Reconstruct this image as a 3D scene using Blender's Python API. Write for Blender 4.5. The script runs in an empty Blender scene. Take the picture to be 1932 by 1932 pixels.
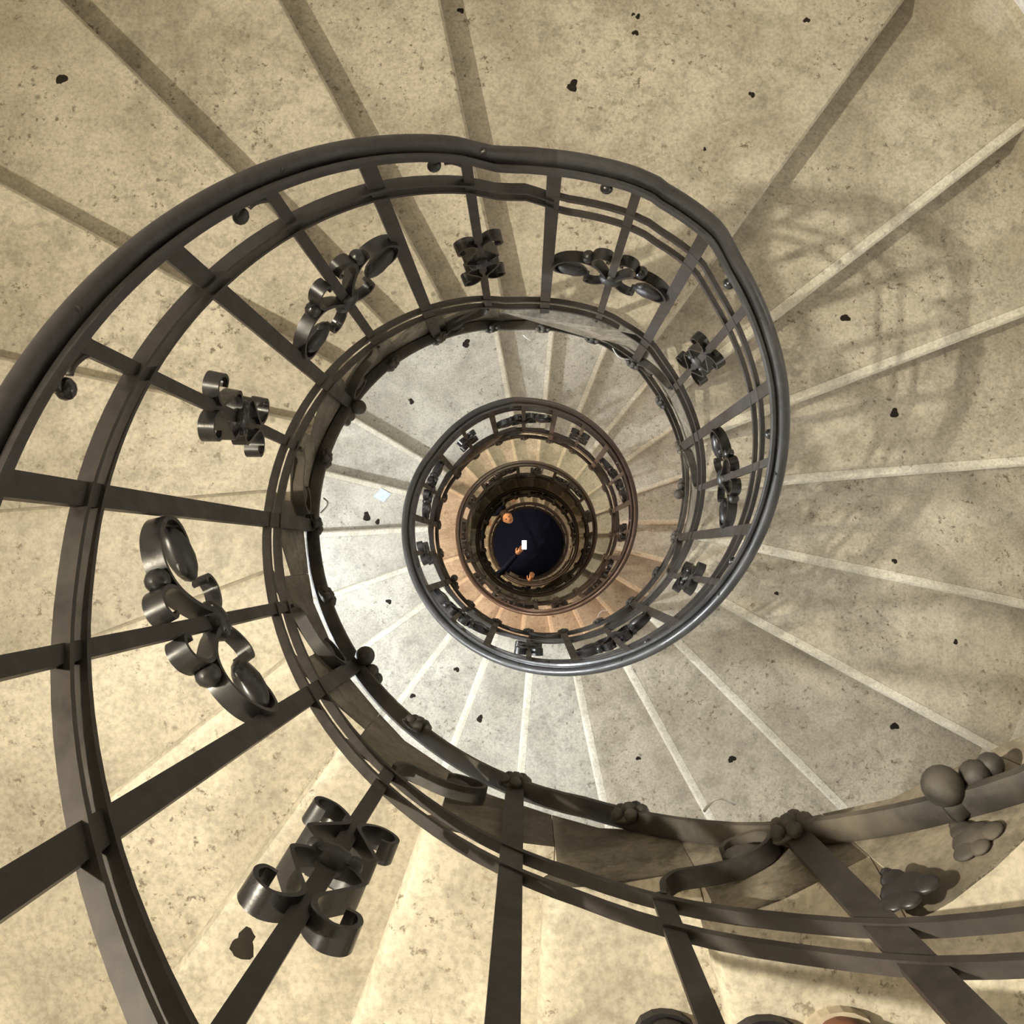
import bpy, bmesh, math, random
from mathutils import Vector, Matrix
random.seed(7)
S = bpy.context.scene
COL = S.collection
PI = math.pi
R_ = math.radians

# ------------------------------------------------------------------ camera
cam_d = bpy.data.cameras.new('camera')
cam_d.sensor_fit = 'HORIZONTAL'; cam_d.sensor_width = 36.0
cam_d.lens = 36.0 * 1708.31 / 1932.0
cam_d.clip_start = 0.02; cam_d.clip_end = 100
cam = bpy.data.objects.new('camera', cam_d); COL.objects.link(cam)
TX, TY = -0.04700544, -0.01641368
rx = Matrix.Rotation(TX, 3, 'X'); ry = Matrix.Rotation(TY, 3, 'Y')
cam.matrix_world = (rx @ ry).transposed().to_4x4()      # the camera is at the origin, looking down the well
S.camera = cam

# ------------------------------------------------------------------ geometry of the helix (metres, degrees clockwise from the top of the frame)
AX, AY = 0.05886512, 0.20697474          # axis of the well
D0 = 1.85383406 + 1.12084404             # depth of the nosing of edge 0
RAIL0 = 1.12
H = 0.17
A = 16.514264
def edge(k):
    t = -11.854431 + A*k
    if k >= 1:  t += 47.856305 - A
    if k <= -17: t -= 47.9 - A
    if k >= 18: t += 48.895010 - A
    if k >= 35: t += 45.938937 - A
    if k >= 47: t += 60.0 - A
    if k >= 64: t += 47.0 - A
    if k >= 81: t += 47.0 - A
    return t
K0, K1 = -33, 88
EDG = [(edge(k), k) for k in range(K0-6, K1+8)]
LAND = [-17, 0, 17, 34, 46, 63, 80]
def interp(x, tab):
    if x <= tab[0][0]: return tab[0][1]
    for i in range(len(tab)-1):
        if x <= tab[i+1][0]:
            (a, b), (c, d) = tab[i], tab[i+1]
            return b + (d-b)*(x-a)/(c-a)
    return tab[-1][1]
def nos(az):                              # depth of the nosing line
    return D0 + H*interp(az, EDG)
DEL = [(-14, 0), (-5, .028), (3, .031), (12, .022), (20, .005), (30, 0), (46, .012), (54, .034), (68, .018), (80, 0)]
def railz(az):                            # nosing line as the railing follows it, eased at each landing
    d = nos(az)
    for L in LAND:
        e = edge(L)
        if -20 < az - e < 85:
            d += interp(az - e - 0.0, [(a+8, b) for a, b in DEL[:6]]) if az < e+34 else interp(az-e, DEL[6:])
    return d
def pos(az, r, depth):
    a = R_(az)
    return Vector((AX + r*math.sin(a), AY + r*math.cos(a), -depth))

RW = 2.30      # wall
RI = 0.665     # inner ends of the steps
RR = 0.645     # railing centre

# ------------------------------------------------------------------ world, lamps, exposure
w = bpy.data.worlds.new('world'); S.world = w; w.use_nodes = True
w.node_tree.nodes['Background'].inputs[0].default_value = (0.9, 0.85, 0.75, 1)
w.node_tree.nodes['Background'].inputs[1].default_value = 0.0
S.view_settings.view_transform = 'Standard'; S.view_settings.look = 'None'
S.view_settings.gamma = 1.0; S.view_settings.use_curve_mapping = False
S.view_settings.exposure = 0.2
def lamp(name, az, r, depth, power, colour, size=.06):
    l = bpy.data.lights.new(name, 'POINT'); l.energy = power; l.color = colour; l.shadow_soft_size = size
    o = bpy.data.objects.new(name, l); o.location = pos(az, r, depth); COL.objects.link(o); return o
def bulkhead(name, az, r, depth, power, colour, size, tilt):
    l = bpy.data.lights.new(name, 'AREA'); l.shape = 'DISK'; l.size = size; l.energy = power; l.color = colour
    o = bpy.data.objects.new(name, l); p = pos(az, r, depth); o.location = p; COL.objects.link(o)
    d = Vector((AX-p.x, AY-p.y, 0)).normalized(); d = (d*math.cos(R_(tilt))-Vector((0, 0, math.sin(R_(tilt))))).normalized()
    o.rotation_euler = d.to_track_quat('-Z', 'Y').to_euler(); return o
bulkhead('wall_or_fill_lamp', -97, 2.10, -0.78, 200, (1.0, .925, .75), .08, 2)
lamp('wall_or_fill_lamp', 108, 2.10, 1.5, 13, (1.0, .95, .80), .25)  # added soft fill to lift the right-hand treads, no known lamp there
lamp('wall_or_fill_lamp', -105, 2.10, 3.15, 195, (.90, .955, 1.0), .05)
lamp('wall_or_fill_lamp', 60, 2.10, 4.3, 30, (1.0, .92, .74), .08)
lamp('wall_or_fill_lamp', -110, 2.10, 6.7, 120, (1.0, .66, .46), .06)
lamp('wall_or_fill_lamp', 60, 2.10, 7.2, 90, (1.0, .93, .70), .06)
lamp('wall_or_fill_lamp', -60, 2.10, 12.9, 110, (1.0, .74, .46), .06)
lamp('wall_or_fill_lamp', 150, 2.10, 15.0, 30, (1.0, .80, .62), .06)

# ------------------------------------------------------------------ materials
def nmat(name):
    m = bpy.data.materials.new(name); m.use_nodes = True
    nt = m.node_tree; b = nt.nodes['Principled BSDF']; return m, nt, b
def nd(nt, t, **kw):
    n = nt.nodes.new(t)
    for k, v in kw.items():
        if k in n.inputs.keys() if isinstance(k, str) else False: n.inputs[k].default_value = v
        else: setattr(n, k, v)
    return n
def noise(nt, vec, scale, detail=4, rough=.6, dist=0):
    n = nt.nodes.new('ShaderNodeTexNoise'); n.inputs['Scale'].default_value = scale
    n.inputs['Detail'].default_value = detail; n.inputs['Roughness'].default_value = rough; n.inputs['Distortion'].default_value = dist
    nt.links.new(vec, n.inputs['Vector']); return n.outputs['Fac']
def ramp(nt, fac, stops):
    n = nt.nodes.new('ShaderNodeValToRGB'); cr = n.color_ramp
    while len(cr.elements) < len(stops): cr.elements.new(.5)
    for e, (p, c) in zip(cr.elements, stops):
        e.position = p; e.color = (c, c, c, 1) if not isinstance(c, tuple) else (*c, 1)
    nt.links.new(fac, n.inputs[0]); return n.outputs[0]
def mix(nt, fac, a, b, mode='MIX'):
    n = nt.nodes.new('ShaderNodeMix'); n.data_type = 'RGBA'; n.blend_type = mode
    for s, v in ((n.inputs[0], fac), (n.inputs[6], a), (n.inputs[7], b)):
        if hasattr(v, 'node'): nt.links.new(v, s)
        elif isinstance(v, (int, float)): s.default_value = v
        else: s.default_value = (*v, 1)
    return n.outputs[2]
def bump(nt, b, fac, strength, dist):
    n = nt.nodes.new('ShaderNodeBump'); n.inputs['Strength'].default_value = strength; n.inputs['Distance'].default_value = dist
    nt.links.new(fac, n.inputs['Height']); nt.links.new(n.outputs[0], b.inputs['Normal'])
def stone(name, light, dark, blot=.5, pits=.5, rough=.55, spec=.35):
    m, nt, b = nmat(name)
    geo = nt.nodes.new('ShaderNodeNewGeometry'); v = geo.outputs['Position']
    big = noise(nt, v, 2.2, 5, .62, .6)
    c = mix(nt, ramp(nt, big, [(.40, 0.0), (.58, 1.0)]), dark, light)
    mid = noise(nt, v, 9, 6, .7, .3)
    c = mix(nt, ramp(nt, mid, [(.36, blot), (.52, 0.0)]), c, tuple(x*.52 for x in dark))
    sm = noise(nt, v, 21, 5, .72, .2); sz = noise(nt, v, 1.3, 3, .5)
    c = mix(nt, mix(nt, ramp(nt, sz, [(.35, .25), (.65, 1.0)]), (0, 0, 0), ramp(nt, sm, [(.40, blot*1.35), (.50, 0.0)])), c, tuple(x*.6 for x in dark))
    fine = noise(nt, v, 85, 3, .7)
    c = mix(nt, .45, c, ramp(nt, fine, [(.32, .35), (.6, 1.0)]), 'MULTIPLY')
    zone = noise(nt, v, 3.4, 3, .5)
    pit = noise(nt, v, 38, 4, .75)
    pm = mix(nt, ramp(nt, zone, [(.42, 0.0), (.55, 1.0)]), (0, 0, 0), ramp(nt, pit, [(.34, 1.0), (.42, 0.0)]))
    n = nt.nodes.new('ShaderNodeMath'); n.operation = 'MULTIPLY'; n.inputs[1].default_value = pits
    nt.links.new(pm, n.inputs[0])
    c = mix(nt, n.outputs[0], c, (.13, .10, .07))
    # scattered small dark drips
    vo = nt.nodes.new('ShaderNodeTexVoronoi'); vo.inputs['Scale'].default_value = 7.0; nt.links.new(v, vo.inputs['Vector'])
    c = mix(nt, ramp(nt, vo.outputs['Distance'], [(.035, .55), (.075, 0.0)]), c, (.10, .085, .06))
    nt.links.new(c, b.inputs['Base Color'])
    b.inputs['Roughness'].default_value = rough; b.inputs['Specular IOR Level'].default_value = spec
    bump(nt, b, mid, .25, .004)
    return m
M_STEP = stone('tread_stone', (.61, .55, .44), (.44, .39, .305), .36, .9, .5)
M_STEP2 = stone('tread_stone_worn', (.62, .595, .515), (.47, .44, .37), .36, .8, .42)
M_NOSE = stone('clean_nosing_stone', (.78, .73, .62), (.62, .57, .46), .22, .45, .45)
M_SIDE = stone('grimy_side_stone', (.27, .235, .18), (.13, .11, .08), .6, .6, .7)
M_SKIRT = stone('skirting_stone', (.55, .48, .36), (.42, .36, .27), .15, .15, .6)
M_PLASTER = stone('wall_plaster', (.76, .75, .73), (.72, .71, .69), .0, .0, .9, .1)
def iron(name, base, dust, amount, rough=.42):
    m, nt, b = nmat(name)
    geo = nt.nodes.new('ShaderNodeNewGeometry'); v = geo.outputs['Position']
    n1 = noise(nt, v, 6, 5, .65); n2 = noise(nt, v, 55, 3, .7)
    c = mix(nt, ramp(nt, n2, [(.35, .0), (.7, 1.0)]), tuple(x*.7 for x in base), tuple(x*1.35 for x in base))
    c = mix(nt, ramp(nt, n1, [(.42, 0.0), (.68, amount)]), c, dust)
    nt.links.new(c, b.inputs['Base Color'])
    r = ramp(nt, n1, [(.4, rough), (.7, min(1, rough+.35))]); nt.links.new(r, b.inputs['Roughness'])
    b.inputs['Specular IOR Level'].default_value = .5
    bump(nt, b, n2, .12, .002)
    return m
M_IRON = iron('painted_iron', (.022, .018, .016), (.06, .05, .04), .3, .42)
M_ORN = iron('glossy_black_iron', (.012, .011, .012), (.05, .048, .045), .25, .24)
M_DUST = iron('dusty_iron', (.028, .025, .022), (.12, .10, .075), .8, .6)
M_RAIL = iron('handrail_paint', (.024, .020, .020), (.045, .04, .038), .4, .38)
M_RAILB = iron('handrail_paint_worn', (.030, .029, .029), (.06, .056, .054), .5, .33)
M_RAILR = iron('handrail_paint_reddish', (.040, .028, .024), (.07, .05, .04), .5, .4)
def plain(name, col, rough=.7, emit=None, spec=.4):
    m, nt, b = nmat(name)
    geo = nt.nodes.new('ShaderNodeNewGeometry')
    f = noise(nt, geo.outputs['Position'], 60, 3, .6)
    c = mix(nt, ramp(nt, f, [(.3, 0.0), (.7, 1.0)]), tuple(x*.82 for x in col), tuple(min(1, x*1.12) for x in col))
    nt.links.new(c, b.inputs['Base Color']); b.inputs['Roughness'].default_value = rough
    b.inputs['Specular IOR Level'].default_value = spec
    if emit:
        b.inputs['Emission Color'].default_value = (*emit[0], 1); b.inputs['Emission Strength'].default_value = emit[1]
    return m
M_GUM = plain('black_gum', (.025, .021, .016), .9, spec=.1)
M_PAPER = plain('pale_blue_paper', (.62, .70, .86), .9)
M_TIE = plain('white_plastic', (.75, .75, .72), .5)
M_NAVY = plain('navy_cloth', (.008, .012, .035), .9, spec=.1)
M_FLOOR = plain('dark_floor', (.07, .09, .20), .8, spec=.1)
M_SKIN = plain('skin', (.72, .40, .24), .6)
M_HAIR = plain('dark_hair', (.03, .02, .015), .7)
M_SCREEN = plain('phone_screen', (.8, .9, .95), .3, ((.85, .95, 1.0), 5.0))
M_BLACK = plain('black_leather', (.015, .014, .016), .45)
M_BROWN = plain('brown_woven_leather', (.20, .085, .05), .6)
M_SOLE = plain('pale_rubber_sole', (.45, .38, .28), .7)
M_PURPLE = plain('dark_purple_cloth', (.035, .025, .055), .9)

# ------------------------------------------------------------------ helpers
def mesh(name, V, F, mat, smooth=False, auto=None):
    me = bpy.data.meshes.new(name); me.from_pydata([tuple(v) for v in V], [], F); me.validate()
    bm = bmesh.new(); bm.from_mesh(me); bmesh.ops.recalc_face_normals(bm, faces=bm.faces); bm.to_mesh(me); bm.free()
    if mat: me.materials.append(mat)
    if smooth:
        for p in me.polygons: p.use_smooth = True
        if auto: 
            try: me.set_sharp_from_angle(angle=R_(auto))
            except Exception: pass
    return me
def link(name, me, parent=None, loc=(0, 0, 0), rotz=0):
    o = bpy.data.objects.new(name, me); COL.objects.link(o)
    o.location = loc; o.rotation_euler = (0, 0, rotz)
    if parent is not None: o.parent = parent
    return o
def empty(name, loc, label, cat, group=None):
    o = bpy.data.objects.new(name, None); COL.objects.link(o); o.location = loc; o.empty_display_size = .1
    o['label'] = label; o['category'] = cat
    if group: o['group'] = group
    return o
def tag(o, label, cat, group=None):
    o['label'] = label; o['category'] = cat
    if group: o['group'] = group
    return o
class MB:
    def __init__(s): s.V = []; s.F = []
    def add(s, V, F):
        n = len(s.V); s.V += [Vector(v) for v in V]; s.F += [[n+i for i in f] for f in F]
    def box(s, c, d, rot=None):
        V = []
        for x in (-1, 1):
            for y in (-1, 1):
                for z in (-1, 1):
                    v = Vector((x*d[0]/2, y*d[1]/2, z*d[2]/2))
                    if rot: v = rot @ v
                    V.append(v + Vector(c))
        s.add(V, [(0, 1, 3, 2), (4, 6, 7, 5), (0, 4, 5, 1), (2, 3, 7, 6), (0, 2, 6, 4), (1, 5, 7, 3)])
    def ball(s, c, r, n=12, m=8, sc=(1, 1, 1), rot=None):
        V = []; F = []
        for i in range(m+1):
            t = PI*i/m
            for j in range(n):
                p = 2*PI*j/n
                v = Vector((r*sc[0]*math.sin(t)*math.cos(p), r*sc[1]*math.sin(t)*math.sin(p), r*sc[2]*math.cos(t)))
                if rot: v = rot @ v
                V.append(v + Vector(c))
        for i in range(m):
            for j in range(n):
                F.append((i*n+j, i*n+(j+1) % n, (i+1)*n+(j+1) % n, (i+1)*n+j))
        s.add(V, F)
    def loop_sweep(s, rings, closed=False):
        n = len(rings[0]); V = [v for r in rings for v in r]; F = []
        m = len(rings)
        for i in range(m if closed else m-1):
            for j in range(n):
                a = i*n+j; b = i*n+(j+1) % n; c = ((i+1) % m)*n+(j+1) % n; d = ((i+1) % m)*n+j
                F.append((a, b, c, d))
        if not closed:
            F.append(list(range(n))[::-1]); F.append([(m-1)*n+j for j in range(n)])
        s.add(V, F)
    def mesh(s, name, mat, smooth=False, auto=None): return mesh(name, s.V, s.F, mat, smooth, auto)
def crom(P, n=6):
    out = []
    for i in range(len(P)-1):
        p0 = P[max(i-1, 0)]; p1 = P[i]; p2 = P[i+1]; p3 = P[min(i+2, len(P)-1)]
        for j in range(n):
            t = j/n
            out.append(tuple(.5*((2*b)+(-a+c)*t+(2*a-5*b+4*c-d)*t*t+(-a+3*b-3*c+d)*t**3) for a, b, c, d in zip(p0, p1, p2, p3)))
    out.append(tuple(P[-1])); return out
def cyl(s, z, r):                        # ornament coordinates (arc length, height, radius) -> local frame on the railing drum
    a = s/RR
    return Vector((r*math.sin(a), r*math.cos(a), z))
def ribbon(mb, pts, width, thick, n=5, roff=0, taper=None):
    P = crom(pts, n); rings = []
    for i, p in enumerate(P):
        q = P[min(i+1, len(P)-1)]; o = P[max(i-1, 0)]
        t = Vector((q[0]-o[0], q[1]-o[1]));
        if t.length < 1e-9: t = Vector((1, 0))
        t.normalize(); nn = Vector((-t.y, t.x))
        w = width; ro = RR + roff + (p[2] if len(p) > 2 else 0)
        if taper: w *= interp(i/(len(P)-1), taper)
        rings.append([cyl(p[0]+nn.x*e*thick/2, p[1]+nn.y*e*thick/2, ro+f*w/2) for e, f in ((-1, -1), (1, -1), (1, 1), (-1, 1))])
    mb.loop_sweep(rings)
def sweep(name, az0, az1, prof, zf, mat, parent, base, step=2.5, smooth=True, r=RR, auto=40, closed_tables=None):
    n = max(2, int((az1-az0)/step)); rings = []
    for i in range(n+1):
        az = az0+(az1-az0)*i/n
        d = zf(az)
        rings.append([pos(az, r+p[0], d-p[1])-base for p in prof])
    mb = MB(); mb.loop_sweep(rings)
    return link(name, mb.mesh(name, mat, smooth, auto), parent)

# ------------------------------------------------------------------ the setting: wall, floor, ceiling
def drum(name, r, z0, z1, mat):
    n = 96; V = []; F = []
    for j, rr in enumerate((r, r+.25)):
        for z in (z0, z1):
            for i in range(n):
                a = 2*PI*i/n; V.append((AX+rr*math.sin(a), AY+rr*math.cos(a), z))
    for i in range(n):
        k = (i+1) % n
        F += [(i, k, n+k, n+i), (2*n+i, 3*n+i, 3*n+k, 2*n+k), (i, 2*n+i, 2*n+k, k), (n+i, n+k, 3*n+k, 3*n+i)]
    o = link(name, mesh(name, V, F, mat, True, 30)); o['kind'] = 'structure'; return o
FLOORZ = -18.30
drum('wall_outer', RW, FLOORZ, 3.3, M_PLASTER)
def disc(name, z0, z1, mat):
    n = 96; V = []
    for z in (z0, z1):
        for i in range(n):
            a = 2*PI*i/n; V.append((AX+(RW+.25)*math.sin(a), AY+(RW+.25)*math.cos(a), z))
    F = [list(range(n)), list(range(n, 2*n))] + [(i, (i+1) % n, n+(i+1) % n, n+i) for i in range(n)]
    o = link(name, mesh(name, V, F, mat)); o['kind'] = 'structure'
disc('floor', FLOORZ, FLOORZ-.2, M_FLOOR)
disc('ceiling', 3.3, 3.5, M_PLASTER)
def skirt(name, a0, a1):
    rings = []; n = max(2, int((a1-a0)/2))
    for i in range(n+1):
        az = a0+(a1-a0)*i/n; d = nos(az)
        prof = [(RW-.001, d+.40), (RW-.032, d+.40), (RW-.032, d-.20), (RW-.026, d-.212), (RW-.001, d-.222)]
        rings.append([pos(az, r, dd) for r, dd in prof])
    mb = MB(); mb.loop_sweep(rings)
    o = link(name, mb.mesh(name, M_SKIRT, False)); o['kind'] = 'structure'
for i, (ka, kb) in enumerate([(-33, -16), (-16, 0), (0, 17), (17, 34), (34, 46), (46, 63), (63, 80), (80, 89)]):
    bounds = edge(ka), edge(kb); seg = (bounds[1]-bounds[0]); cnt = max(1, round(seg/26))
    skirt('baseboard_outer', bounds[0]+.05, bounds[1]-.05)

# ------------------------------------------------------------------ stone steps
NOSE_TOP = [(-.040, 0), (-.038, .0015), (-.036, 0)]
NOSE = [(-.020, .062), (-.018, .052), (-.006, .046), (0, .036), (.002, .024), (-.001, .012), (-.008, .003), (-.018, 0)]
def step_mesh(k, base, mat):
    a0, a1 = edge(k)+.02, edge(k+1); T = D0+H*(k+1)
    mb = MB(); n = max(1, round((a1-a0)/8.3)); ro = RW-.034 if False else RW-.002
    def off(az, r, o, d):                 # o: shift square to the radius, clockwise
        a = R_(az); p = pos(az, r, d); return p + Vector((math.cos(a), -math.sin(a), 0))*o - base
    jit = random.uniform(-.003, .003)
    rings = []
    for r in (RI, RI+.25, 1.1, 1.6, ro):
        ring = []
        back = .36
        ring.append(off(a0, r, -.019, T-H+back-.17+.0))   # bottom back
        ring.append(off(a0, r, -.019, T))
        for i in range(1, n): ring.append(off(a0+(a1-a0)*i/n, r, 0, T))
        wob = 0.0015*math.sin(r*23+k*1.7)+jit*.4
        nose0 = len(ring)
        for o_, d_ in [(a_, b_ if k > 0 else 0) for a_, b_ in NOSE_TOP]+NOSE[::-1]: ring.append(off(a1, r, o_+wob, T+d_))
        nose1 = len(ring)-1
        ring.append(off(a1, r, -.020, T+H*.999))
        ring.append(off(a1, r, -.020, nos(a1)+.345))
        for i in range(n-1, 0, -1):
            az = a0+(a1-a0)*i/n; ring.append(off(az, r, 0, nos(az)+.345))
        ring[0] = off(a0, r, -.019, nos(a0)+.345)
        rings.append(ring)
    mb.loop_sweep(rings)
    nr = len(rings[0]); me = mb.mesh('step', mat, True, 28)
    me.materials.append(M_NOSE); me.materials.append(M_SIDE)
    for p in me.polygons:
        vs = [v % nr for v in p.vertices]
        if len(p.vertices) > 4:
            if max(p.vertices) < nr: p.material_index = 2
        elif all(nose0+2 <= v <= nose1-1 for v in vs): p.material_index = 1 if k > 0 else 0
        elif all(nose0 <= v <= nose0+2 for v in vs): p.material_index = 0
    return me
GUM = {0: [(4.1, 1.46, .022), (11.2, 1.74, .010), (10.6, 1.745, .007), (11.3, 1.68, .012), (-10.2+.6, 1.76, .012), (29, 1.93, .012), (27.5, 1.6, .012), (9.5, .86, .008), (25, 1.35, .007)],
       2: [(58.9, 1.37, .018)], 3: [(75.7, 1.47, .020)], 7: [(142.2, 1.48, .019)], 6: [(121.5, 1.88, .019)], -9: [(-148, 1.05, .026)],
       17: [(339.0, 1.3, .030), (314.6, 1.17, .020)], 15: [(271.7, 1.07, .028), (270.0, 1.0, .018)], 10: [(196, 1.12, .02)], 11: [(215, 1.20, .016), (208, .95, .016)],
       13: [(241, 1.0, .018)], 4: [(99, 1.5, .012)], 5: [(108, 1.9, .012), (110, 1.1, .01)], -3: [(-50, 1.9, .018), (-53, 1.3, .013)], -4: [(-68, 1.7, .02)], 8: [(158, 1.3, .012)], -13: [(-217, 1.0, .01)]}
def gum(k, parent, base):
    for az, r, s in GUM.get(k, []):
        T = D0+H*(k+1); mb = MB(); c = pos(az, r, T)-base; n = 22; ring = []
        ph = random.random()*6
        s *= 1.35; rad = [s*(.58+.14*math.sin(2*i*2*PI/n+ph)+.10*math.sin(3*i*2*PI/n+ph*2)+.16*random.random()) for i in range(n)]
        V = [c+Vector((0, 0, .0022))] + [c+Vector((rad[i]*.7*math.cos(2*PI*i/n), rad[i]*.7*math.sin(2*PI*i/n), .002)) for i in range(n)] + \
            [c+Vector((rad[i]*math.cos(2*PI*i/n), rad[i]*math.sin(2*PI*i/n), .0002)) for i in range(n)]
        F = [(0, 1+i, 1+(i+1) % n) for i in range(n)] + [(1+i, 1+n+i, 1+n+(i+1) % n, 1+(i+1) % n) for i in range(n)]
        link('gum_spot', mesh('gum_spot', V, F, M_GUM, True), parent)
FL = [(-33, -17, 'stone stair flight winding overhead above the frame', M_STEP), (-16, 0, 'uppermost stone stair flight, from under the shoes down to the top landing', M_STEP),
      (1, 17, 'stone stair flight between the top landing and the second landing, sixteen steps', M_STEP),
      (18, 34, 'stone stair flight below the second landing, seen between the second and third handrail rings', M_STEP2),
      (35, 46, 'orange lit stone stair flight below the third landing inside the third ring', M_STEP2),
      (47, 63, 'dark stone stair flight circling below the fourth landing', M_STEP2),
      (64, 80, 'dim stone stair flight around the lowest visible rings of the well', M_STEP2),
      (81, K1+1, 'last stone steps above the dark floor of the well', M_STEP2)]
for ka, kb, lab, mat in FL:
    base = pos(edge(kb), RI, D0+H*(kb+1)); e = empty('stair_flight', base, lab, 'stairs')
    for k in range(ka, kb):
        m = M_STEP2 if k > 8 else mat
        s = link('step', step_mesh(k, base, m), e)
        gum(k, e, base)
LLAB = {-17: 'stone landing overhead, above the frame', 0: 'wide wedge shaped stone landing at the top of the photo, beside the highest handrail',
        17: 'second turn stone landing, upper left of the central well, with two gum spots',
        34: 'orange lit stone landing on the third turn, left of the dark centre',
        46: 'grey stone landing on the third turn, lower right of the dark centre',
        63: 'dim stone landing deep in the well on the fifth turn', 80: 'lowest stone landing in the dark near the bottom of the well'}
for k in LAND:
    base = pos(edge(k)+20, 1.4, D0+H*(k+1))
    e = empty('stair_landing', base, LLAB[k], 'landing')
    link('slab', step_mesh(k, base, M_STEP if k == 0 else M_STEP2), e)
    gum(k, e, base)

# ------------------------------------------------------------------ railing
BAL = [-221, -207, -189.7, -172.7, -153.0, -135.6, -119.3, -101.6, -84.0, -67.2, -50.5, -34.2, -16.8, 0.3, 17.3, 33.7, 50.0, 67.5, 84.5, 101.5, 117.5, 134.0]
while BAL[-1] < edge(K1)-5: BAL.append(BAL[-1]+16.85)
# even offset from the list's index of 0.3 = major post, odd = minor baluster with ornament
I0 = BAL.index(0.3)
UPT = [(-224, .875), (-140, .875), (-110, .868), (-65, .90), (-35, .935), (-5, .94), (0, .90), (3, .885), (360, .885)]
BASET = [(-225, .20), (-203, .26), (-184, .38), (-154, .40), (-110, .365), (-85, .33), (-50, .29), (0, .285), (40, .33), (120, .38), (300, .36)]
LOWT = [(-225, .12), (-207, .095), (-200, .07), (-191, .05), (-181, .02), (-100, .02), (-20, .005), (300, 0)]
def bar(t, v, dr=0, dz=0): return [(dr-t/2, dz-v/2), (dr-t/2, dz+v/2), (dr+t/2, dz+v/2), (dr+t/2, dz-v/2)]
def cap_prof():
    P = []
    for i in range(9):
        a = PI*i/8; P.append((.007+.0145*math.cos(a), .010+.019*math.sin(a)))
    P += [(-.0085, .004), (-.0095, -.006), (-.0125, -.006), (-.0135, .003), (-.0165, .006), (-.024, .004), (-.027, -.004), (-.0255, -.016), (.020, -.016), (.0235, -.008), (.0215, -.002), (.0175, .001), (.0205, .004)]
    return P
# --- shared part meshes, modelled at azimuth 0 around the drum axis
def bar_mesh(name, w, t, top, bot, mat, r=RR):
    mb = MB(); mb.box((0, r, (top+bot)/2), (w, t, top-bot)); return mb.mesh(name, mat)
CACHE = {}
def baluster(wd, bot, mat):
    key = (wd, round(bot, 2), mat.name)
    if key not in CACHE: CACHE[key] = bar_mesh('baluster', wd, .012 if wd > .03 else .011, 1.095, round(bot, 2), mat)
    return CACHE[key]
def small_ornament():
    scr = MB()
    q = [(.012, .012), (.030, .018), (.046, .036), (.044, .052), (.024, .090), (.008, .122), (.014, .146), (.034, .162), (.054, .156), (.062, .138), (.056, .120), (.042, .118)]
    for sx in (-1, 1):
        for sz in (-1, 1):
            k = 1.0 if sz > 0 else .95
            ribbon(scr, [(sx*a, sz*b*k) for a, b in q], .030, .0065, 5)
    col = MB()
    col.ball(cyl(0, 0, RR-.006), .026, 12, 8, (1.25, .75, .8)); col.box(cyl(0, 0, RR), (.042, .034, .030))
    for sx in (-1, 1): col.ball(cyl(sx*.026, 0, RR-.012), .012, 10, 6)
    return scr.mesh('scroll', M_ORN, True, 40), col.mesh('collar', M_ORN, True, 50)
def large_ornament():
    scr = MB(); col = MB(); LF = []; KN = []
    for sx in (-1, 1):
        lf = MB(); kn = MB(); LF.append(lf); KN.append(kn)
        ribbon(scr, [(sx*.010, -.004), (sx*.022, .040), (sx*.042, .085), (sx*.060, .118), (sx*.062, .150), (sx*.050, .176), (sx*.030, .182), (sx*.016, .168), (sx*.022, .152)], .032, .0078, 5)
        ribbon(scr, [(sx*.012, .010), (sx*.034, .066), (sx*.062, .106), (sx*.100, .122), (sx*.140, .112), (sx*.166, .084), (sx*.176, .052), (sx*.166, .022), (sx*.144, .006), (sx*.122, .006)], .032, .0078, 5)
        ribbon(scr, [(sx*.008, -.010), (sx*.030, -.048), (sx*.054, -.064), (sx*.072, -.058), (sx*.078, -.040), (sx*.068, -.026)], .026, .007, 5)
        c = cyl(sx*.118, .026, RR-.004)
        rot = Matrix.Rotation(-sx*.118/RR, 3, 'Z') @ Matrix.Rotation(sx*R_(-24), 3, 'Y')
        lf.ball(c, .046, 14, 8, (1.08, .46, .58), rot)
        for q_ in (-1, 0, 1): lf.ball(c+rot@Vector((-sx*(.028-.012*abs(q_)), 0, q_*.016)), .018, 8, 6, (1, .55, .8), rot)
        kn.ball(cyl(sx*.078, .136, RR), .019, 12, 8)
    col.ball(cyl(0, 0, RR-.004), .028, 12, 8, (1.3, .8, .95)); col.box(cyl(0, -.004, RR), (.048, .036, .034))
    return [scr.mesh('scroll', M_ORN, True, 40), col.mesh('collar', M_ORN, True, 50)]+[x.mesh('leaf', M_ORN, True) for x in LF]+[x.mesh('knob', M_ORN, True) for x in KN]
def foot_scroll():
    s = MB()
    for sx in (-1,):
        ribbon(s, [(sx*.004, -.055), (sx*.010, -.085), (sx*.030, -.105), (sx*.065, -.098), (sx*.105, -.090), (sx*.150, -.102), (sx*.168, -.130), (sx*.150, -.155), (sx*.115, -.158), (sx*.100, -.142)], .026, .008, 5)
        s.ball(cyl(sx*.125, -.130, RR), .022, 10, 6, (1.3, .5, .8))
    return s.mesh('foot_scroll', M_DUST, True, 40)
def rosette():
    s = MB(); r = RR-.012
    s.ball(cyl(0, 0, r-.004), .014, 10, 8)
    for i in range(5):
        a = PI/2+2*PI*i/5; s.ball(cyl(.021*math.cos(a), .021*math.sin(a)+.002, r-.002), .0115, 10, 6)
    s.ball(cyl(0, 0, r+.006), .028, 12, 6, (1.25, .35, .9))
    return s.mesh('rosette', M_DUST, True)
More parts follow.
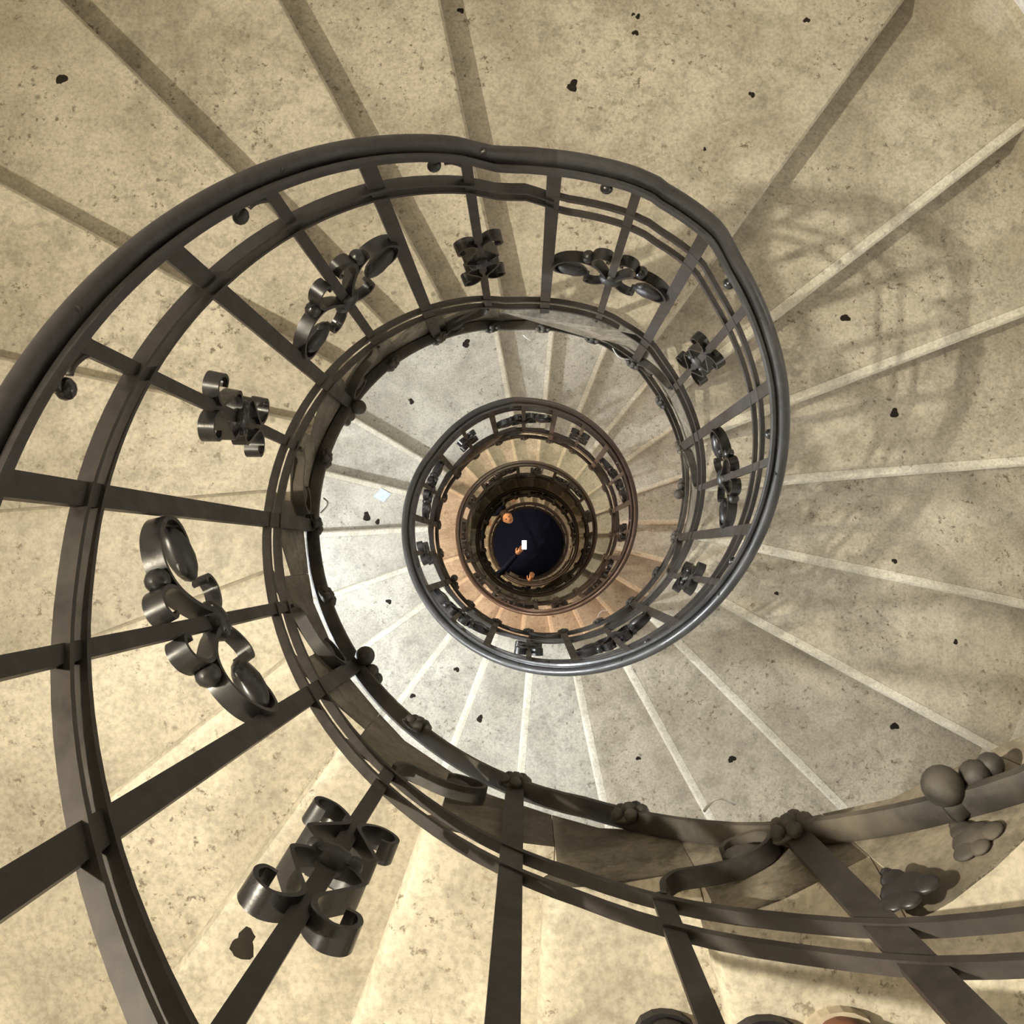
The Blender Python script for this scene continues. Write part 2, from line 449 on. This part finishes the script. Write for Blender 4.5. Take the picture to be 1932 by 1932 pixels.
def big_knob():
    s = MB(); s.ball(cyl(0, .004, RR-.030), .025, 16, 10, (.9, .95, .9))
    s.ball(cyl(-.036, .006, RR-.016), .017, 12, 8); s.ball(cyl(-.056, .004, RR-.010), .015, 12, 8); s.ball(cyl(-.030, -.010, RR), .022, 12, 8, (2.0, .6, .8)); s.box(cyl(0, 0, RR-.006), (.03, .03, .024))
    return s.mesh('boss', M_DUST, True)
def finial():
    s = MB(); s.ball(cyl(0, 1.066, RR-.016), .015, 12, 8, (1, .9, .9)); s.box(cyl(0, 1.082, RR-.012), (.014, .014, .02)); return s.mesh('stud', M_ORN, True)
def brace():
    s = MB()
    for sx in (-1, 1): ribbon(s, [(sx*.004, 1.03), (sx*.010, 1.055), (sx*.030, 1.085), (sx*.045, 1.093)], .010, .006, 4)
    return s.mesh('brace', M_IRON, True)
SM = small_ornament(); LG = large_ornament(); ME_FOOT = foot_scroll(); ME_ROS = rosette(); ME_BOSS = big_knob(); ME_STUD = finial(); ME_BRACE = brace()
SEC = [(-232, .6, 'dark iron railing section of the nearest flight, sweeping down the left side of the photo', M_RAIL, True, 0),
       (.6, 348.5, 'iron railing section from the top landing around to the second landing, the large second ring', M_RAILB, False, 1),
       (348.5, 658.5, 'iron railing section of the third ring down, around the orange lit steps', M_RAILR, False, 2),
       (658.5, 900.5, 'dark iron railing section in the fourth ring, below the third landing', M_RAILR, False, 3),
       (900.5, 1190, 'dim iron railing section deep in the well, fifth ring', M_RAILR, False, 4),
       (1190, edge(K1), 'lowest iron railing section bordering the dark bottom of the well', M_RAILR, False, 5)]
for a0, a1, lab, mcap, wide, idx in SEC:
    base = pos(a1, RR, railz(a1)); e = empty('railing', base, lab, 'railing', 'railing sections circling the well')
    sweep('handrail', a0, a1, [(x+.003, y) for x, y in cap_prof()], lambda az: railz(az)-RAIL0+.009, mcap, e, base, 2.0)
    t, v = (.024, .009) if wide else (.013, .016)
    dz = .019 if wide else .040
    mr = M_IRON
    up = lambda az: railz(az)-interp(az, UPT)
    sweep('upper_rail', a0, a1, bar(t, v), lambda az: up(az)-dz, mr, e, base, 3, True)
    sweep('upper_rail', a0, a1, bar(t, v), lambda az: up(az)+dz, mr, e, base, 3, True)
    sweep('lower_rail', a0, a1, bar(.017, .014), lambda az: railz(az)-interp(az, LOWT)-.040, mr, e, base, 3, True)
    sweep('lower_rail', a0, a1, bar(.017, .014), lambda az: railz(az)-interp(az, LOWT)+.043, mr, e, base, 3, True)
    bz = lambda az: railz(az)+interp(az, BASET)
    if idx == 0:
        sweep('base_rail', a0, a1, [(-.017, -.012), (-.017, .004), (-.010, .010), (.012, .010), (.017, .004), (.017, -.012)], bz, M_DUST, e, base, 3)
    else:
        sweep('base_rail', a0, a1, bar(.016, .014), lambda az: bz(az)-.035, M_DUST, e, base, 3)
        sweep('base_rail', a0, a1, bar(.016, .014), lambda az: bz(az)+.035, M_DUST, e, base, 3)
    for i, az in enumerate(BAL):
        if not (a0-.35 <= az < a1-.35): continue
        z = -railz(az); loc = Vector((AX, AY, z))-base; rot = -R_(az); q = i-I0
        def put(name, me, dz_=0, par=e, az_=az):
            zz = -railz(az_) if az_ != az else z
            return link(name, me, par, Vector((AX, AY, zz+dz_))-base, -R_(az_))
        major = q % 2 == 0
        if major:
            put('baluster', baluster(.033, -interp(az, BASET)-.008, M_IRON if idx < 2 else M_DUST))
        else:
            put('baluster', baluster(.023, interp(az, LOWT)-.062, M_IRON if idx < 2 else M_DUST))
            if idx < 3: put('stud', ME_STUD, az_=az-6.2); put('brace', ME_BRACE)
            large = (q % 4 == 1)
            if idx <= 4:
                oz = .42 if large else .435
                o = bpy.data.objects.new('ornament', None); COL.objects.link(o); o.empty_display_size = .05
                o.parent = e; o.location = Vector((AX, AY, z+oz))-base; o.rotation_euler = (0, 0, rot)
                names = ('scroll', 'collar', 'leaf', 'leaf', 'knob', 'knob') if large else ('scroll', 'collar')
                for nme, me in zip(names, LG if large else SM): link(nme, me, o)
            if idx < 4: put('foot_scroll', ME_FOOT, interp(az, LOWT))
        if idx < 5:
            bd = interp(az, BASET)
            if q in (-13, -8, -4, 5, 14): put('boss', ME_BOSS, -bd)
            else: put('rosette', ME_ROS, -bd)

def px(u, v, d):                          # a point of the place seen in direction (u, v) at depth d
    q = Vector(((u-966)/1708.31, -(v-966)/1708.31, -1)); q = (rx@ry).transposed()@q; return q*(d/-q.z)
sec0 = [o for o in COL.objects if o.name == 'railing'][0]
for u, v, d, sz, m_ in ((1705, 1676, .955, .026, M_ORN), (1835, 1580, .985, .024, M_DUST)):  # dark leaf-shaped lump added over a dark patch; grey one a leaf
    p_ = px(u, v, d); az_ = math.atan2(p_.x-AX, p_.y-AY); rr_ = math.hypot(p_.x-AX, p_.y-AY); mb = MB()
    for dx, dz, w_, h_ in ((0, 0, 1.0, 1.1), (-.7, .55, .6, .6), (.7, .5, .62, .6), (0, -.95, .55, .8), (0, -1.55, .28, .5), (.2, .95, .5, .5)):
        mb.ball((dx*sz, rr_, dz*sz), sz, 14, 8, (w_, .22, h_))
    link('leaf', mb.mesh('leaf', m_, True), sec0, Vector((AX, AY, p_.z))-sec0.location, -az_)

# ------------------------------------------------------------------ small things lying about
def at(az, r, T): return pos(az, r, T)
T15 = D0+H*16
c = at(279.7, .985, T15); mb = MB()
V = []; F = []; n = 4
ex = Vector((math.cos(.12), math.sin(.12), 0)); ey = Vector((-ex.y, ex.x, 0))
for (x, y, z) in ((-.058, 0, .004), (0, .046, .010), (.056, .004, .006), (.004, -.044, .003), (0, 0, .007)):
    V.append(ex*x+ey*y+Vector((0, 0, z)))
V += [v-Vector((0, 0, .0015)) for v in V[:5]]
F = [(0, 1, 4), (1, 2, 4), (2, 3, 4), (3, 0, 4), (5, 9, 6), (6, 9, 7), (7, 9, 8), (8, 9, 5), (0, 5, 6, 1), (1, 6, 7, 2), (2, 7, 8, 3), (3, 8, 5, 0)]
tag(link('paper_scrap', mesh('paper_scrap', V, F, M_PAPER), None, c), 'small pale blue diamond shaped paper scrap on a second turn step, left of the centre', 'paper')
def tie(az, h, L, drop, lab, r=RR-.03):
    P = []
    for i in range(9):
        t = i/8; P.append(pos(az+L*(t-.5), r-.02*math.sin(PI*t), railz(az)-h+drop*t-.02*math.sin(PI*t)))
    b0 = P[0].copy(); rings = []
    for i, p in enumerate(P):
        d = (P[min(i+1, 8)]-P[max(i-1, 0)]).normalized(); u = d.cross(Vector((0, 0, 1))).normalized(); v = d.cross(u)
        rings.append([p-b0+(u*math.cos(a)+v*math.sin(a))*.0022 for a in [k*PI/3 for k in range(6)]])
    mb = MB(); mb.loop_sweep(rings)
    tag(link('cable_tie', mb.mesh('cable_tie', M_TIE, True), None, b0), lab, 'cable tie', 'loose white cable ties on the railings')
tie(-4.2, -.31, 5, .05, 'white cable tie on the bottom rail just below the small ornament at top centre')
tie(28.5, -.20, 7, .03, 'white cable tie hanging on the lower rails near the top right major post')
tie(-201, -.30, 4, .02, 'white cable tie curled on the base rail near the dark patch, lower right')
tie(147, -.40, 6, .04, 'white cable tie hooked under the second ring, lower right of the centre')
tie(-97, -.30, 4, .06, 'white cable tie on the bottom rail left of the second landing')

# ------------------------------------------------------------------ shoes at the lower edge
def shoe(x, y, T, ang, mat, lab, sole=M_BLACK):
    base = Vector((x, y, -T)); e = empty('shoe', base, lab, 'shoe')
    sec = [(0, .004, .016), (.003, .016, .022), (.012, .031, .034), (.035, .042, .044), (.07, .048, .056), (.11, .046, .070), (.15, .040, .090), (.20, .036, .100), (.25, .036, .102), (.28, .028, .095), (.29, .016, .080)]
    R = Matrix.Rotation(ang, 3, 'Z')
    rings = []
    for yy, ww, hh in sec:
        ring = []
        for i in range(14):
            a = 2*PI*i/14; cx = math.cos(a)*ww; cz = (.5+.5*math.sin(a))*hh*(1 if math.sin(a) > 0 else 1)+.012
            if math.sin(a) < 0: cz = .012+hh*.5*(1+math.sin(a))*.6+.0
            ring.append(R@Vector((cx, -yy, cz)))
        rings.append(ring)
    mb = MB(); mb.loop_sweep(rings); link('upper', mb.mesh('upper', mat, True), e)
    rings = []
    for yy, ww, hh in sec:
        w2 = ww+.004; y2 = -yy+.004
        rings.append([R@Vector((sx*w2, y2, z)) for sx, z in ((-1, 0), (-1, .016), (1, .016), (1, 0))])
    mb = MB(); mb.loop_sweep(rings); link('sole', mb.mesh('sole', sole), e)
    mb = MB()
    for i in range(4):
        yy = .085+.022*i; mb.box(R@Vector((0, -yy, .080+.012*i)), (.05, .007, .006), R)
    link('laces', mb.mesh('laces', mat), e)
    return e
T12 = D0+H*(-12+1); T11 = D0+H*(-11+1)
shoe(.190, -.625, T11, R_(-4), M_BLACK, 'black shoe toe at the bottom edge, leftmost of the three shoes')
shoe(.280, -.548, T12, R_(2), M_BLACK, 'black shoe toe at the bottom edge, between the other two shoes')
shoe(.362, -.538, T12, R_(8), M_BROWN, 'brown woven shoe with a pale sole edge at the bottom edge of the photo', M_SOLE)

# ------------------------------------------------------------------ people far down the well
def skin_body(name, P, E, Rd, mat, parent, root=0, sub=1):
    me = bpy.data.meshes.new(name); me.from_pydata([tuple(p) for p in P], E, []); me.materials.append(mat)
    o = bpy.data.objects.new(name, me); COL.objects.link(o); o.parent = parent
    m = o.modifiers.new('skin', 'SKIN'); m.use_smooth_shade = True
    for i, r in enumerate(Rd): me.skin_vertices[0].data[i].radius = (r, r)
    me.skin_vertices[0].data[root].use_root = True
    s = o.modifiers.new('sub', 'SUBSURF'); s.levels = sub; s.render_levels = sub
    return o
def head(parent, c, face, r=.105):
    # face: direction the face looks; built from an ovoid with eyes, nose, mouth, ears, hair
    f = Vector(face).normalized(); up = Vector((0, 0, 1)); up = (up-f*up.dot(f)).normalized() if abs(f.z) < .99 else Vector((0, 1, 0))
    if abs(Vector(face).normalized().z) > .6: up = Vector((f.x, f.y, 0)).normalized()*-1; up = (up-f*up.dot(f)).normalized()
    sd = f.cross(up)
    R = Matrix((sd, f, up)).transposed()
    mb = MB(); mb.ball(c, r, 18, 12, (.78, .92, 1.08), R)
    mb.ball(c+R@Vector((0, .098, -.012)), .017, 8, 6, (.8, 1.1, 1.5), R)
    for sx in (-1, 1): mb.ball(c+R@Vector((sx*.082, 0, -.005)), .022, 8, 6, (.35, .7, 1.2), R)
    h = link('head', mb.mesh('head', M_SKIN, True), parent)
    mb = MB()
    for sx in (-1, 1): mb.ball(c+R@Vector((sx*.032, .088, .018)), .011, 8, 6, (1.4, .6, .8), R)
    link('eyes', mb.mesh('eyes', M_HAIR, True), h)
    mb = MB(); mb.ball(c+R@Vector((0, .088, -.050)), .02, 8, 6, (1.3, .4, .45), R)
    link('mouth', mb.mesh('mouth', plain('lips', (.4, .12, .09)), True), h)
    mb = MB(); mb.ball(c+R@Vector((0, -.022, .026)), r*1.04, 16, 10, (.82, .92, 1.04), R)
    link('hair', mb.mesh('hair', M_HAIR, True), h)
def hand(parent, w_, dirn, nrm, curl, name='hand'):
    d = Vector(dirn).normalized(); n = Vector(nrm).normalized(); s = d.cross(n).normalized(); n = s.cross(d)
    P = [w_, w_+d*.05, w_+d*.085]; E = [(0, 1), (1, 2)]; Rd = [.026, .034, .032]
    for j, (off, L) in enumerate(((-.030, .070), (-.010, .080), (.010, .075), (.030, .060))):
        b = len(P); P.append(w_+d*.092+s*off)
        Rd.append(.010); E.append((2, b)); prev = b; p = P[b]; a = 0
        for k in range(3):
            a += curl; p = p+(d*math.cos(a)+n*-math.sin(a))*L/3*1.1; P.append(p); Rd.append(.009-.001*k); E.append((prev, len(P)-1)); prev = len(P)-1
    b = len(P); P += [w_+d*.035-s*.040, w_+d*.065-s*.060-n*.012, w_+d*.09-s*.062-n*.028]; Rd += [.013, .011, .009]
    E += [(1, b), (b, b+1), (b+1, b+2)]
    return skin_body(name, P, E, Rd, M_SKIN, parent, 1)
def figure(lab, feet, pelvis, chest, neck, headc, face, arms, toes):
    base = Vector(feet[0])*.5+Vector(feet[1])*.5
    e = empty('person', base, lab, 'person')
    L = lambda v: Vector(v)-base
    P = [L(pelvis), L(Vector(pelvis).lerp(Vector(chest), .5)), L(chest), L(neck)]; Rd = [.15, .14, .17, .065]; E = [(0, 1), (1, 2), (2, 3)]
    side = (Vector(feet[1])-Vector(feet[0])); side.z = 0; side.normalize()
    for i, sg in ((0, -1), (1, 1)):
        hip = L(pelvis)+side*sg*.09-Vector((0, 0, .06)); an = L(feet[i])+Vector((0, 0, .09)); kn = hip.lerp(an, .5)-toes*-.03
        b = len(P); P += [hip, kn, an, an+toes*.17-Vector((0, 0, .05))]; Rd += [.09, .062, .045, .04]; E += [(0, b), (b, b+1), (b+1, b+2), (b+2, b+3)]
    for i, (elb, wr) in enumerate(arms):
        sg = -1 if i == 0 else 1; sh = L(chest)+side*sg*.17+Vector((0, 0, .06)); b = len(P)
        P += [sh, L(elb), L(wr)]; Rd += [.062, .047, .036]; E += [(2, b), (b, b+1), (b+1, b+2)]
    skin_body('body', P, E, Rd, M_NAVY, e, 0, 2)
    head(e, L(headc), face)
    return e, base
# person looking up, leaning over the rail
Ta = D0+H*76; azA = -44+360*1+0.
f1 = pos(-50, .90, Ta); f2 = pos(-38, .90, Ta)
hc = pos(-44, .545, Ta-1.28)
pel = pos(-44, .93, Ta-.88); ch = pos(-44, .80, Ta-1.17); nk = pos(-44, .66, Ta-1.25)
inw = (pos(-44, 0, 0)-pos(-44, 1, 0)); inw.z = 0; inw.normalize()
wA = [pos(-64, .84, Ta-.90), pos(-24, .84, Ta-.88)]
eA, bA = figure('person in dark clothes deep in the well leaning over the rail, face turned up', [f1, f2], pel, ch, nk, hc, (inw*.35+Vector((0, 0, 1))),
                [(pos(-66, .94, Ta-1.02), wA[0]), (pos(-22, .94, Ta-1.02), wA[1])], inw)
for wv in wA: hand(eA, wv-bA, inw+Vector((0, 0, .1)), (0, 0, 1), .55)
# person holding the lit phone
Tb = D0+H*70
g1 = pos(-150, .90, D0+H*70); g2 = pos(-132, .90, D0+H*71)
pel = pos(-146, .92, Tb-.92); ch = pos(-146, .84, Tb-1.26); nk = pos(-146, .80, Tb-1.44)
dB = Tb-1.26
W1 = px(975, 1047, 13.6); W2 = px(1000, 1099, 13.45)
inB = (pos(-146, 0, 0)-pos(-146, 1, 0)); inB.z = 0; inB.normalize()
eB, bB = figure('person in dark clothes at the bottom of the well holding out a lit phone', [g1, g2], pel, ch, nk, pos(-150, .80, Tb-1.62), inB+Vector((0, 0, -.3)),
                [(pos(-175, .80, 13.55), W2), (px(950, 1075, 13.65), W1)], inB)
dH = (px(985, 1034, 13.6)-W1)
hand(eB, W1-bB, dH, (0, 0, 1), .30)
hand(eB, W2-bB, px(1005, 1080, 13.45)-W2, (0, 0, 1), .35)
pc = px(989, 1028, 13.53)
ph = empty('phone', pc, 'phone with a glowing white screen held out over the dark bottom of the well', 'phone')
mb = MB(); mb.box((0, 0, 0), (.076, .148, .009)); link('case', mb.mesh('case', M_BLACK), ph)
mb = MB(); mb.box((0, 0, .0055), (.068, .130, .002)); link('screen', mb.mesh('screen', M_SCREEN), ph)
